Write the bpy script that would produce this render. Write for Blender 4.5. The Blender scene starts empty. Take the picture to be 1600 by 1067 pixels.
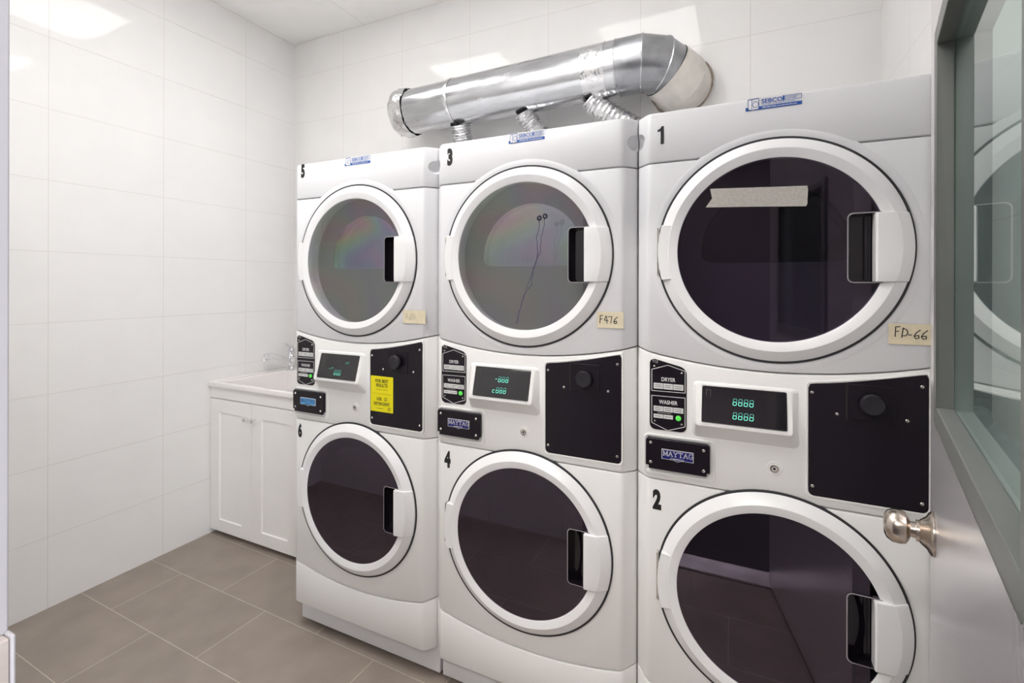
import bpy, bmesh, math, random
from mathutils import Vector, Matrix
random.seed(7)
PI = math.pi
C = bpy.context.scene.collection
S = bpy.context.scene

# ------------------------------------------------------------------ camera
cam = bpy.data.objects.new('camera', bpy.data.cameras.new('camera')); C.objects.link(cam)
cam.data.sensor_width = 36.0; cam.data.lens = 753.88/1600*36.0
cam.data.shift_x = 0.0; cam.data.shift_y = -(533.5-443.85)/1600
cam.data.clip_start = 0.02
cam.location = (0, -1.424, 1.39)
cam.rotation_euler = (PI/2, -.0022, .4432)
S.camera = cam
# ------------------------------------------------------------------ world, exposure
w = bpy.data.worlds.new('world'); S.world = w; w.use_nodes = True
w.node_tree.nodes['Background'].inputs[0].default_value = (.9, .95, 1, 1)
w.node_tree.nodes['Background'].inputs[1].default_value = .25
S.view_settings.view_transform = 'Standard'; S.view_settings.look = 'None'
S.view_settings.gamma = 1; S.view_settings.use_curve_mapping = False
S.view_settings.exposure = 0.33
PANEL_LIGHT = 3.5      # the recessed ceiling panels
HALL_FILL = 52.0
FRONT_FILL = 20.5
HALL_WINDOW_FILL = 17.0

S.cycles.max_bounces = 14; S.cycles.diffuse_bounces = 8; S.cycles.glossy_bounces = 6; S.cycles.transparent_max_bounces = 16
# ------------------------------------------------------------------ materials
def mat(name, col, rough=.5, metal=0, spec=.5, emit=None, estr=0, noise=0, nscale=8, bump=0, bscale=40, bdist=.001, coat=0, stretch=None, rvar=0):
    m = bpy.data.materials.new(name); m.use_nodes = True
    nt = m.node_tree; b = nt.nodes['Principled BSDF']
    b.inputs['Base Color'].default_value = (*col, 1)
    b.inputs['Roughness'].default_value = rough
    b.inputs['Metallic'].default_value = metal
    b.inputs['Specular IOR Level'].default_value = spec
    b.inputs['Coat Weight'].default_value = coat
    if emit:
        b.inputs['Emission Color'].default_value = (*emit, 1); b.inputs['Emission Strength'].default_value = estr
    tc = nt.nodes.new('ShaderNodeTexCoord'); mp = nt.nodes.new('ShaderNodeMapping')
    nt.links.new(tc.outputs['Object'], mp.inputs[0])
    if stretch: mp.inputs['Scale'].default_value = stretch
    if noise:
        n = nt.nodes.new('ShaderNodeTexNoise'); n.inputs['Scale'].default_value = nscale; n.inputs['Detail'].default_value = 6
        nt.links.new(mp.outputs[0], n.inputs[0])
        r = nt.nodes.new('ShaderNodeMapRange'); r.inputs['From Min'].default_value = .3; r.inputs['From Max'].default_value = .7
        r.inputs['To Min'].default_value = 1-noise; r.inputs['To Max'].default_value = 1+noise
        nt.links.new(n.outputs[0], r.inputs[0])
        mx = nt.nodes.new('ShaderNodeVectorMath'); mx.operation = 'SCALE'; mx.inputs[0].default_value = col
        nt.links.new(r.outputs[0], mx.inputs['Scale']); nt.links.new(mx.outputs[0], b.inputs['Base Color'])
        if rvar:
            r2 = nt.nodes.new('ShaderNodeMapRange'); r2.inputs['From Min'].default_value = .3; r2.inputs['From Max'].default_value = .7
            r2.inputs['To Min'].default_value = rough-rvar; r2.inputs['To Max'].default_value = rough+rvar
            nt.links.new(n.outputs[0], r2.inputs[0]); nt.links.new(r2.outputs[0], b.inputs['Roughness'])
    if bump:
        n = nt.nodes.new('ShaderNodeTexNoise'); n.inputs['Scale'].default_value = bscale; n.inputs['Detail'].default_value = 3
        nt.links.new(mp.outputs[0], n.inputs[0])
        bm_ = nt.nodes.new('ShaderNodeBump'); bm_.inputs['Strength'].default_value = bump; bm_.inputs['Distance'].default_value = bdist
        nt.links.new(n.outputs[0], bm_.inputs['Height']); nt.links.new(bm_.outputs[0], b.inputs['Normal'])
    return m

def tile_mat(name, c1, c2, grout, bw, rh, mortar, ax, offs, rough, offset=.0, noise=.03, spec=.5, bumpd=.0006, wav=.0, rot=0):
    m = bpy.data.materials.new(name); m.use_nodes = True
    nt = m.node_tree; b = nt.nodes['Principled BSDF']; L = nt.links.new
    tc = nt.nodes.new('ShaderNodeTexCoord'); sp = nt.nodes.new('ShaderNodeSeparateXYZ'); cb = nt.nodes.new('ShaderNodeCombineXYZ')
    L(tc.outputs['Object'], sp.inputs[0])
    for i, a in enumerate(ax):
        ad = nt.nodes.new('ShaderNodeMath'); ad.operation = 'SUBTRACT'; ad.inputs[1].default_value = offs[i]
        L(sp.outputs[a], ad.inputs[0]); L(ad.outputs[0], cb.inputs[i])
    rt = nt.nodes.new('ShaderNodeVectorRotate'); rt.rotation_type = 'Z_AXIS'; rt.inputs['Angle'].default_value = rot; L(cb.outputs[0], rt.inputs['Vector'])
    br = nt.nodes.new('ShaderNodeTexBrick'); L(rt.outputs[0], br.inputs['Vector'])
    br.offset = offset; br.offset_frequency = 2; br.squash = 1
    br.inputs['Color1'].default_value = (*c1, 1); br.inputs['Color2'].default_value = (*c2, 1); br.inputs['Mortar'].default_value = (*grout, 1)
    br.inputs['Scale'].default_value = 1; br.inputs['Mortar Size'].default_value = mortar; br.inputs['Mortar Smooth'].default_value = .2
    br.inputs['Brick Width'].default_value = bw; br.inputs['Row Height'].default_value = rh
    n = nt.nodes.new('ShaderNodeTexNoise'); n.inputs['Scale'].default_value = 7; n.inputs['Detail'].default_value = 8; L(cb.outputs[0], n.inputs[0])
    r = nt.nodes.new('ShaderNodeMapRange'); r.inputs['From Min'].default_value = .3; r.inputs['From Max'].default_value = .7
    r.inputs['To Min'].default_value = 1-noise; r.inputs['To Max'].default_value = 1+noise
    L(n.outputs[0], r.inputs[0])
    mx = nt.nodes.new('ShaderNodeVectorMath'); mx.operation = 'SCALE'; L(br.outputs['Color'], mx.inputs[0]); L(r.outputs[0], mx.inputs['Scale'])
    L(mx.outputs[0], b.inputs['Base Color'])
    b.inputs['Roughness'].default_value = rough; b.inputs['Specular IOR Level'].default_value = spec
    bp = nt.nodes.new('ShaderNodeBump'); bp.inputs['Distance'].default_value = bumpd; bp.invert = True; L(br.outputs['Fac'], bp.inputs['Height'])
    if wav:
        n2 = nt.nodes.new('ShaderNodeTexNoise'); n2.inputs['Scale'].default_value = 14; n2.inputs['Detail'].default_value = 4; L(cb.outputs[0], n2.inputs[0])
        b2 = nt.nodes.new('ShaderNodeBump'); b2.inputs['Distance'].default_value = wav; L(n2.outputs[0], b2.inputs['Height']); L(b2.outputs[0], bp.inputs['Normal'])
    L(bp.outputs[0], b.inputs['Normal'])
    return m

def tinted_glass(name, tint, ior, film=False, gcol=(1,.97,1)):
    m = bpy.data.materials.new(name); m.use_nodes = True
    nt = m.node_tree; nt.nodes.remove(nt.nodes['Principled BSDF']); L = nt.links.new
    o = nt.nodes['Material Output']
    t = nt.nodes.new('ShaderNodeBsdfTransparent'); t.inputs[0].default_value = (*tint, 1)
    g = nt.nodes.new('ShaderNodeBsdfGlossy'); g.inputs['Roughness'].default_value = .012; g.inputs[0].default_value = (*gcol, 1)
    fr = nt.nodes.new('ShaderNodeFresnel'); fr.inputs['IOR'].default_value = ior
    mx = nt.nodes.new('ShaderNodeMixShader'); ge = nt.nodes.new('ShaderNodeNewGeometry'); mm = nt.nodes.new('ShaderNodeMath'); mm.operation = 'MULTIPLY_ADD'; mm.inputs[1].default_value = -1; mm.inputs[2].default_value = 1
    L(ge.outputs['Backfacing'], mm.inputs[0]); m2 = nt.nodes.new('ShaderNodeMath'); m2.operation = 'MULTIPLY'; L(mm.outputs[0], m2.inputs[0]); L(fr.outputs[0], m2.inputs[1])
    L(m2.outputs[0], mx.inputs[0]); L(t.outputs[0], mx.inputs[1]); L(g.outputs[0], mx.inputs[2]); L(mx.outputs[0], o.inputs[0])
    if film:   # faint rainbow of a stressed plastic pane
        tc = nt.nodes.new('ShaderNodeTexCoord')
        n = nt.nodes.new('ShaderNodeTexNoise'); n.inputs['Scale'].default_value = 3.2; n.inputs['Detail'].default_value = 1.2; n.inputs['Distortion'].default_value = .8
        L(tc.outputs['Object'], n.inputs[0])
        mu = nt.nodes.new('ShaderNodeMath'); mu.operation = 'MULTIPLY'; mu.inputs[1].default_value = 3.2; L(n.outputs[0], mu.inputs[0])
        fc = nt.nodes.new('ShaderNodeMath'); fc.operation = 'FRACT'; L(mu.outputs[0], fc.inputs[0])
        hsv = nt.nodes.new('ShaderNodeCombineColor'); hsv.mode = 'HSV'; hsv.inputs[1].default_value = film; hsv.inputs[2].default_value = 1
        L(fc.outputs[0], hsv.inputs[0]); L(hsv.outputs[0], g.inputs['Color'])
    return m

M = {}
M['wall_left'] = tile_mat('wall_tile_left', (.79,.783,.777), (.785,.777,.771), (.63,.605,.58), .4545, .305, .0008, ('Y','Z'), (-.412, 0), .055, spec=.5, wav=.0004, noise=.012)
M['wall_back'] = tile_mat('wall_tile_back', (.79,.783,.777), (.785,.777,.771), (.63,.605,.58), .455, .305, .0008, ('X','Z'), (-1.331, 0), .055, spec=.5, wav=.0004, noise=.012)
M['floor'] = tile_mat('floor_tile', (.300,.252,.218), (.288,.243,.212), (.54,.48,.41), .597, .286, .0015, ('X','Y'), (-1.8215, -.022), .42, offset=.5, noise=.10, spec=.35, rot=.016)
M['ceiling'] = tile_mat('ceiling_tile', (.96,.96,.95), (.96,.96,.95), (.8,.79,.77), .6, .6, .002, ('X','Y'), (-2.07, .24), .8, noise=.03, bumpd=.001)
M['enamel'] = mat('white_enamel', (.73,.73,.75), .32, spec=.45, bump=.15, bscale=260, bdist=.0002)
M['cover'] = mat('white_door_plastic', (.83,.83,.84), .28, spec=.5)
M['enamel_control'] = mat('white_control_plastic', (.82,.815,.805), .3, spec=.5)
M['gap_shade_ring'] = mat('black_gap_shade', (.025,.025,.03), .6)
M['black'] = mat('black_plate', (.008,.005,.010), .33, spec=.4, bump=.3, bscale=500, bdist=.0003)
M['gloss_black'] = mat('glossy_black', (.008,.006,.010), .06, spec=.6)
M['black_knob'] = mat('black_knob', (.018,.016,.022), .42)
M['rim_grey'] = mat('hand_hold_rim', (.30,.27,.29), .15, spec=.8)
M['display'] = mat('display_window', (.010,.008,.011), .08, spec=1.0)
M['screw'] = mat('screw_steel', (.72,.70,.66), .25, metal=1)
M['steel'] = mat('brushed_nickel', (.60,.53,.46), .24, metal=1, bump=.25, bscale=60, bdist=.0002, stretch=(1,1,14))
M['stainless'] = mat('stainless_sheet', (.88,.85,.87), .24, metal=.6, noise=.012, nscale=6, stretch=(18,18,.5), rvar=.015, bump=.01, bscale=30, bdist=.0003)
M['chrome'] = mat('chrome', (.82,.83,.85), .08, metal=1)
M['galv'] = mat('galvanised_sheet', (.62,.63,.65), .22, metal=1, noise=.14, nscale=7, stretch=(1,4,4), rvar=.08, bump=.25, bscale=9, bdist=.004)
M['foil'] = mat('aluminium_foil_tape', (.74,.74,.75), .25, metal=1, noise=.12, nscale=20, bump=.8, bscale=38, bdist=.007)
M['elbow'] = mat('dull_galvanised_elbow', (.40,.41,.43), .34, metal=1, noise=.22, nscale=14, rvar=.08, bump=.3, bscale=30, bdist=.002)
M['collar'] = mat('painted_collar', (.72,.69,.64), .6, noise=.08, nscale=20)
M['sealant'] = mat('brown_sealant', (.34,.28,.23), .8, noise=.3, nscale=40)
M['inner'] = mat('dryer_bulkhead_grey', (.20,.19,.195), .5)
M['inner_dark'] = mat('washer_boot_rubber', (.05,.045,.05), .5)
M['dryer_drum'] = mat('dryer_drum_coating', (.80,.80,.80), .5)
M['drum'] = mat('drum_steel', (.66,.66,.66), .4, metal=.35)
M['glass_smoke'] = tinted_glass('smoked_door_pane', (.50,.47,.54), 1.75, gcol=(.95,.84,1))
M['glass_dark'] = tinted_glass('dark_door_pane', (.12,.10,.17), 2.0, gcol=(.90,.78,1.0))
M['glass_film'] = tinted_glass('iridescent_door_pane', (.80,.79,.80), 2.35, film=.16)
M['inner_film'] = tinted_glass('iridescent_inner_pane', (.6,.6,.6), 7.5, film=.45)
M['inner_film2'] = tinted_glass('faint_inner_pane', (.6,.6,.6), 6.5, film=.20)
M['glass_film2'] = tinted_glass('faintly_iridescent_door_pane', (.80,.79,.80), 2.2, film=.13)
M['ink'] = mat('black_ink', (.01,.01,.01), .6)
M['paper'] = mat('masking_tape_paper', (.70,.62,.45), .8, noise=.06, nscale=60)
M['greytape'] = mat('grey_crepe_tape', (.52,.50,.46), .85, noise=.10, nscale=160, bump=.6, bscale=200, bdist=.001)
M['yellow'] = mat('yellow_sticker', (.85,.76,.0), .45)
M['blue'] = mat('sticker_blue', (.015,.10,.42), .4)
M['navy'] = mat('badge_navy', (.012,.014,.16), .3)
M['skyblue'] = mat('badge_sky_blue', (.10,.36,.66), .3)
M['silver'] = mat('printed_silver', (.70,.70,.70), .4)
M['white'] = mat('printed_white', (.82,.82,.82), .5)
M['sticker_pale'] = mat('sticker_clear_film', (.72,.72,.73), .3)
M['green'] = mat('green_start_button', (.10,.62,.08), .35, emit=(.1,.8,.1), estr=.25)
M['led'] = mat('led_teal_bright', (.05,.3,.25), .4, emit=(.18,.85,.62), estr=1.0)
M['led_dim'] = mat('led_teal_dim', (.03,.15,.13), .4, emit=(.08,.42,.34), estr=.6)
M['cab'] = mat('white_cabinet_paint', (.86,.845,.83), .42, noise=.015, nscale=6)
M['sink'] = mat('sink_acrylic', (.82,.79,.78), .22)
M['dark'] = mat('dark_void', (.02,.02,.02), .8)
M['frame_grey'] = mat('grey_window_frame_paint', (.155,.162,.155), .38, noise=.06, nscale=12)
M['caulk'] = mat('glazing_bead', (.36,.39,.37), .4, noise=.15, nscale=25)
M['jamb'] = mat('jamb_paint', (.36,.345,.37), .45)
M['marble'] = mat('marble', (.40,.35,.33), .2, noise=.25, nscale=6, stretch=(1,1,2.5))
M['saddle'] = mat('marble_saddle', (.74,.69,.68), .3, noise=.15, nscale=9)
M['hall'] = mat('hall_wall', (.07,.055,.065), .5)
M['hall_floor'] = mat('hall_floor', (.045,.038,.042), .35)
M['dark_wavy'] = mat('dark_line', (.05,.05,.12), .5)
def glass_clear():
    m = bpy.data.materials.new('door_window_glass'); m.use_nodes = True
    nt = m.node_tree; nt.nodes.remove(nt.nodes['Principled BSDF']); L = nt.links.new; o = nt.nodes['Material Output']
    t = nt.nodes.new('ShaderNodeBsdfTransparent'); t.inputs[0].default_value = (.72,.80,.78,1)
    g = nt.nodes.new('ShaderNodeBsdfGlossy'); g.inputs['Roughness'].default_value = .02; g.inputs[0].default_value = (.93,.97,.95,1)
    fr = nt.nodes.new('ShaderNodeFresnel'); fr.inputs['IOR'].default_value = 1.55
    mx = nt.nodes.new('ShaderNodeMixShader'); ge = nt.nodes.new('ShaderNodeNewGeometry'); mm = nt.nodes.new('ShaderNodeMath'); mm.operation = 'MULTIPLY_ADD'; mm.inputs[1].default_value = -1; mm.inputs[2].default_value = 1
    L(ge.outputs['Backfacing'], mm.inputs[0]); m2 = nt.nodes.new('ShaderNodeMath'); m2.operation = 'MULTIPLY'; L(mm.outputs[0], m2.inputs[0]); L(fr.outputs[0], m2.inputs[1])
    L(m2.outputs[0], mx.inputs[0]); L(t.outputs[0], mx.inputs[1]); L(g.outputs[0], mx.inputs[2]); L(mx.outputs[0], o.inputs[0])
    return m
M['door_glass'] = glass_clear()
M['panel_light'] = mat('light_diffuser', (.9,.9,.9), .5, emit=(1,.985,.965), estr=PANEL_LIGHT)
M['front_fill'] = mat('fill_diffuser_front', (.9,.9,.9), .5, emit=(1,.985,.965), estr=FRONT_FILL)
M['hall_fill'] = mat('hall_fill_diffuser', (.9,.9,.9), .5, emit=(1,.96,.9), estr=HALL_FILL)

# ------------------------------------------------------------------ mesh helpers
class MB:
    def __init__(s): s.v = []; s.f = []
    def add(s, vs, fs):
        o = len(s.v); s.v += [tuple(p) for p in vs]; s.f += [tuple(i+o for i in f) for f in fs]; return s
    def box(s, a, b):
        x0,y0,z0 = a; x1,y1,z1 = b
        return s.add([(x0,y0,z0),(x1,y0,z0),(x1,y1,z0),(x0,y1,z0),(x0,y0,z1),(x1,y0,z1),(x1,y1,z1),(x0,y1,z1)],
                     [(0,3,2,1),(4,5,6,7),(0,1,5,4),(1,2,6,5),(2,3,7,6),(3,0,4,7)])
    def prism(s, pts, y0, y1, inset=0, bev=0):
        """outline in (x, z), front at y0 (towards -y), back at y1"""
        n = len(pts)
        vs = [(x,y0,z) for x,z in pts]+[(x,y1,z) for x,z in pts]
        fs = [tuple(range(n)), tuple(range(2*n-1, n-1, -1))]+[(i,i+n,(i+1)%n+n,(i+1)%n) for i in range(n)]
        return s.add(vs, fs)
    def lathe(s, prof, c, axis='y', n=64, closed=False, a0=0, a1=2*PI):
        """prof: list of (radius, along)"""
        full = abs(a1-a0-2*PI) < 1e-6; k = n if full else n+1
        vs = []; fs = []
        for r, h in prof:
            for i in range(k):
                a = a0+(a1-a0)*i/n; u, v_ = r*math.cos(a), r*math.sin(a)
                if axis == 'y': vs.append((c[0]+u, c[1]+h, c[2]+v_))
                elif axis == 'z': vs.append((c[0]+u, c[1]+v_, c[2]+h))
                else: vs.append((c[0]+h, c[1]+u, c[2]+v_))
        m = len(prof)
        for j in range(m if closed else m-1):
            j2 = (j+1) % m
            for i in range(n):
                i2 = (i+1) % k if full else i+1
                fs.append((j*k+i, j*k+i2, j2*k+i2, j2*k+i))
        return s.add(vs, fs)
    def tube(s, path, rad, n=20, caps=True):
        path = [Vector(p) for p in path]; N = len(path)
        rs = rad if isinstance(rad, (list, tuple)) else [rad]*N
        up = Vector((0,0,1)); vs = []; fs = []; prev = None
        for i, p in enumerate(path):
            t = (path[min(i+1,N-1)]-path[max(i-1,0)]).normalized()
            if prev is None:
                a = t.cross(up);  a = t.cross(Vector((1,0,0))) if a.length < 1e-3 else a
            else: a = prev - t*prev.dot(t)
            a.normalize(); prev = a; b_ = t.cross(a)
            for k in range(n):
                q = p + (a*math.cos(2*PI*k/n)+b_*math.sin(2*PI*k/n))*rs[i]; vs.append(tuple(q))
        for i in range(N-1):
            for k in range(n):
                fs.append((i*n+k, i*n+(k+1)%n, (i+1)*n+(k+1)%n, (i+1)*n+k))
        if caps: fs += [tuple(range(n)), tuple(range(N*n-1, (N-1)*n-1, -1))]
        return s.add(vs, fs)
    def stroke(s, pts, wd, y):
        """flat pen stroke through (x, z) points on the plane y"""
        for (x0,z0),(x1,z1) in zip(pts, pts[1:]):
            d = Vector((x1-x0, z1-z0)); l = d.length
            if l < 1e-9: continue
            d /= l; nx, nz = -d.y*wd/2, d.x*wd/2; ex, ez = d.x*wd*.35, d.y*wd*.35
            fy = y if callable(y) else (lambda x, z: y)
            q = [(x0-nx-ex,z0-nz-ez),(x1-nx+ex,z1-nz+ez),(x1+nx+ex,z1+nz+ez),(x0+nx-ex,z0+nz-ez)]
            s.add([(a, fy(a,b), b) for a, b in q], [(0,1,2,3)])
        return s
    def build(s, name, m, parent=None, smooth=35, bevel=0, seg=2):
        me = bpy.data.meshes.new(name); me.from_pydata(s.v, [], s.f); me.update()
        bm = bmesh.new(); bm.from_mesh(me); bmesh.ops.remove_doubles(bm, verts=bm.verts, dist=1e-6)
        bmesh.ops.recalc_face_normals(bm, faces=bm.faces); bm.to_mesh(me); bm.free()
        return link(name, me, m, parent, smooth, bevel, seg)
def link(name, me, m, parent=None, smooth=35, bevel=0, seg=2):
    me.materials.clear(); me.materials.append(m)
    if smooth:
        for p in me.polygons: p.use_smooth = True
        me.set_sharp_from_angle(angle=math.radians(smooth))
    o = bpy.data.objects.new(name, me); C.objects.link(o)
    if parent is not None: o.parent = parent
    if bevel:
        b = o.modifiers.new('bevel', 'BEVEL'); b.width = bevel; b.segments = seg; b.limit_method = 'ANGLE'; b.angle_limit = math.radians(40); b.harden_normals = False
    return o
def cut(mb, cutters, name, m, parent, smooth=30):
    """closed solid mb minus the closed solids in cutters, stored as a plain mesh"""
    o = mb.build(name, m, None, 0)
    tmp = []
    for c in cutters:
        k = c.build('cutter', m, None, 0); tmp.append(k)
        b = o.modifiers.new('b', 'BOOLEAN'); b.operation = 'DIFFERENCE'; b.object = k; b.solver = 'EXACT'
    bpy.context.view_layer.update()
    me = bpy.data.meshes.new_from_object(o.evaluated_get(bpy.context.evaluated_depsgraph_get()))
    for k in tmp+[o]:
        d = k.data; bpy.data.objects.remove(k); bpy.data.meshes.remove(d)
    return link(name, me, m, parent, smooth)
def text(s, name, x, z, h, m, parent, y, wsc=1.0, bold=0.0, align='LEFT', shear=0):
    """flat lettering facing -y; baseline at z, cap height about h; y a number or a function of (x, z)"""
    cu = bpy.data.curves.new('t', 'FONT'); cu.body = s; cu.size = h/.70; cu.offset = bold*h; cu.align_x = align; cu.resolution_u = 3; cu.shear = shear
    o = bpy.data.objects.new('t', cu); C.objects.link(o); bpy.context.view_layer.update()
    me = bpy.data.meshes.new_from_object(o.evaluated_get(bpy.context.evaluated_depsgraph_get()))
    bpy.data.objects.remove(o); bpy.data.curves.remove(cu)
    for v in me.vertices:
        X, Z = x+v.co.x*wsc, z+v.co.y
        v.co = (X, y(X, Z) if callable(y) else y, Z)
    me.name = name
    return link(name, me, m, parent, 0)
def empty(name, loc, label, cat, rz=0, group=None):
    o = bpy.data.objects.new(name, None); C.objects.link(o); o.location = loc; o.rotation_euler = (0,0,rz); o.empty_display_size = .1
    o['label'] = label; o['category'] = cat
    if group: o['group'] = group
    return o
def struct(o): o['kind'] = 'structure'; return o
def rrect(x0, z0, x1, z1, r, n=5):
    pts = []
    for cx, cz, a in ((x1-r,z0+r,-PI/2),(x1-r,z1-r,0),(x0+r,z1-r,PI/2),(x0+r,z0+r,PI)):
        pts += [(cx+r*math.cos(a+PI/2*i/n), cz+r*math.sin(a+PI/2*i/n)) for i in range(n+1)]
    return pts

# ------------------------------------------------------------------ the room
XL, XR, YB, YF, H = -2.673, .480, .840, -1.190, 2.965
struct(MB().box((XL-.1, YF-.125, -.1), (XR+.1, YB+.1, 0)).build('floor', M['floor'], None, 0))
struct(MB().box((XL-.1, YF-.125, H), (XR+.1, YB+.1, H+.1)).build('ceiling', M['ceiling'], None, 0))
struct(MB().box((XL-.1, YF-.125, 0), (XL, YB+.1, H)).build('wall_left', M['wall_left'], None, 0))
struct(MB().box((XL, YB, 0), (XR, YB+.1, H)).build('wall_back', M['wall_back'], None, 0))
struct(MB().box((XR, YF-.125, 0), (XR+.1, YB+.1, H)).build('wall_right', M['wall_left'], None, 0))
OX0, OX1, OH = -.76, .19, 2.10
fw = MB().box((XL, YF-.125, 0), (OX0, YF, H)).box((OX1, YF-.125, 0), (XR, YF, H)).box((OX0, YF-.125, OH), (OX1, YF, H))
struct(fw.build('wall_front', M['wall_back'], None, 0))
# door frame round the opening
struct(MB().box((OX0, YF-.135, .0), (OX0+.020, YF+.013, OH)).build('trim_1', M['jamb'], None, 30, .002))
struct(MB().box((OX1-.020, YF-.135, .0), (OX1, YF+.013, OH)).build('trim_2', M['jamb'], None, 30, .002))
struct(MB().box((OX0, YF-.135, OH), (OX1, YF+.013, OH+.02)).build('trim_3', M['jamb'], None, 30, .002))
# marble lining on the left jamb up to one metre, with its metal corner strip
struct(MB().box((OX0+.020, YF-.135, .012), (OX0+.036, YF+.0082, 1.0)).build('trim_4', M['marble'], None, 30, .0015))
struct(MB().box((OX0+.020, YF+.0084, .012), (OX0+.0385, YF+.0128, 1.003)).build('trim_5', M['jamb'], None, 30, .002))
struct(MB().box((OX0+.02, YF-.125, 0), (OX1-.02, YF, .012)).build('trim_6', M['saddle'], None, 30, .004))
# hallway behind the camera (seen only mirrored in the panes)
HB = -3.6
struct(MB().box((-2.4, HB, -.1), (2.2, YF-.125, 0)).build('floor_hall', M['hall_floor'], None, 0))
struct(MB().box((-2.4, HB, 2.6), (2.2, YF-.125, 2.7)).build('ceiling_hall', M['hall'], None, 0))
struct(MB().box((-2.4, HB-.1, 0), (2.2, HB, 2.6)).build('wall_hall_end', M['hall'], None, 0))
struct(MB().box((-2.5, HB, 0), (-2.4, YF-.125, 2.6)).build('wall_hall_left', M['hall'], None, 0))
struct(MB().box((2.2, HB, 0), (2.3, YF-.125, 2.6)).build('wall_hall_right', M['hall'], None, 0))

M['window_fill'] = mat('added_fill_pane', (.9,.9,.9), .5, emit=(.95,.98,1), estr=HALL_WINDOW_FILL)
wn = bpy.data.objects.new('added_fill_window', None); C.objects.link(wn); struct(wn); wn.location = (2.2, -2.55, 1.45)  # window added out of view, its glowing pane fills the room with light
MB().box((-.012,-.85,-.70),(-.004,.85,.70)).build('window_pane', M['window_fill'], wn, 0)
MB().box((-.03,-.90,-.75),(0,-.85,.75)).box((-.03,.85,-.75),(0,.90,.75)).box((-.03,-.85,.70),(0,.85,.75)).box((-.03,-.85,-.75),(0,.85,-.70)).build('window_frame', M['cover'], wn, 0)

def ceiling_light(x0, y0, sx, sy, z, label, m):
    r = empty('ceiling_light', (x0, y0, z), label, 'ceiling light', group='recessed ceiling light panels')
    f = MB().box((0,0,-.006),(sx,.02,0)).box((0,sy-.02,-.006),(sx,sy,0)).box((0,.02,-.006),(.02,sy-.02,0)).box((sx-.02,.02,-.006),(sx,sy-.02,0))
    f.build('light_frame', M['cover'], r, 0)
    MB().box((.02,.02,-.004),(sx-.02,sy-.02,-.001)).build('diffuser', m, r, 0)
ceiling_light(-2.07, -.37, .60, .60, H, 'square ceiling light panel over the leftmost machine, mirrored in the left wall tiles', M['panel_light'])
ceiling_light(-.82, -.37, .60, .60, H, 'square ceiling light panel over the middle machine, mirrored behind the duct elbow', M['panel_light'])
ceiling_light(-1.47, -1.16, .60, .60, H, 'added square fill light panel on the ceiling nearest the doorway wall', M['front_fill'])  # added panel, brightens the machine fronts
ceiling_light(-.9, -2.6, 1.0, .3, 2.6, 'added long fill light on the ceiling of the dark hallway', M['hall_fill'])  # added unseen fill, shines in through the doorway

# ------------------------------------------------------------------ stacked washer and dryer
W, CXM = .686, .3440
ZD, ZW = 1.4765, .587          # centres of the two doors
YFACE = -.045
def yprof(x):
    x = min(x, W-x)
    P_ = [(0,.0),(.003,-.010),(.030,-.0400),(.037,-.0441),(.046,YFACE)]
    for (a,ya),(b,yb) in zip(P_, P_[1:]):
        if x <= b: return ya+(yb-ya)*(x-a)/(b-a)
    return YFACE
COLS = [0,.003,.009,.016,.023,.029,.0325,.036,.041,.046]
COLS = COLS + [.046+(W-.092)*i/22 for i in range(1,22)] + [W-c for c in reversed(COLS)]
seam_top = lambda x: 1.7265
seam_mid = lambda x: 1.168+.36*(x-CXM)**2
seam_low = lambda x: .850
seam_drw = lambda x: .245+.40*(x-CXM)**2
bot_drw = lambda x: .1135
top_all = lambda x: 1.869
def front_panel(zlo, zhi, rt=.005, rb=.005):
    mb = MB(); n = len(COLS)
    rows = [(0,rb),(rb*.3,rb*.3),(rb,0)], [(rt,0),(rt*.3,rt*.3),(0,rt)]
    g = []
    for d, dy in rows[0]: g.append([(x, yprof(x)+dy, zlo(x)+.0015+d) for x in COLS])
    for d, dy in rows[1]: g.append([(x, yprof(x)+dy, zhi(x)-.0015-d) for x in COLS])
    g.append([(x, .03, zhi(x)-.0015) for x in COLS]); g.append([(x, .03, zlo(x)+.0015) for x in COLS])
    k = len(g); vs = [p for r_ in g for p in r_]; fs = []
    for j in range(k):
        j2 = (j+1) % k
        for i in range(n-1): fs.append((j*n+i, j*n+i+1, j2*n+i+1, j2*n+i))
    fs.append(tuple(j*n for j in range(k))); fs.append(tuple(j*n+n-1 for j in reversed(range(k))))
    return mb.add(vs, fs)
def disc_cutter(zc, r, y0=-.2, y1=.2, n=96):
    pts = [(CXM+r*math.cos(2*PI*i/n), zc+r*math.sin(2*PI*i/n)) for i in range(n)]
    return MB().prism(pts, y0, y1)
def ball(c, r, sx=1, sz=1):
    prof = [(r*math.sin(PI*i/16), -r*math.cos(PI*i/16)) for i in range(17)]
    b = MB().lathe([(max(p[0],1e-4)*sx, p[1]) for p in prof], c, 'y', 32, closed=False)
    b.f.append(tuple(range(32))); b.f.append(tuple(range(16*32+31, 16*32-1, -1)))
    b.v = [(x, y, c[2]+(z-c[2])*sz) for x, y, z in b.v]
    return b
def proto_mesh(builder, key, cache={}):
    if key not in cache: cache[key] = builder()
    return cache[key]

def screw(x, z, parent, y, r=.0038):
    prof = [(r, .0015),(r, 0),(r*.75,-.0012),(r*.35,-.0016),(r*.32,-.0004),(.0001,-.0004)]
    return MB().lathe(prof, (x,y,z), 'y', 16).build('screw', M['screw'], parent)

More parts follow.
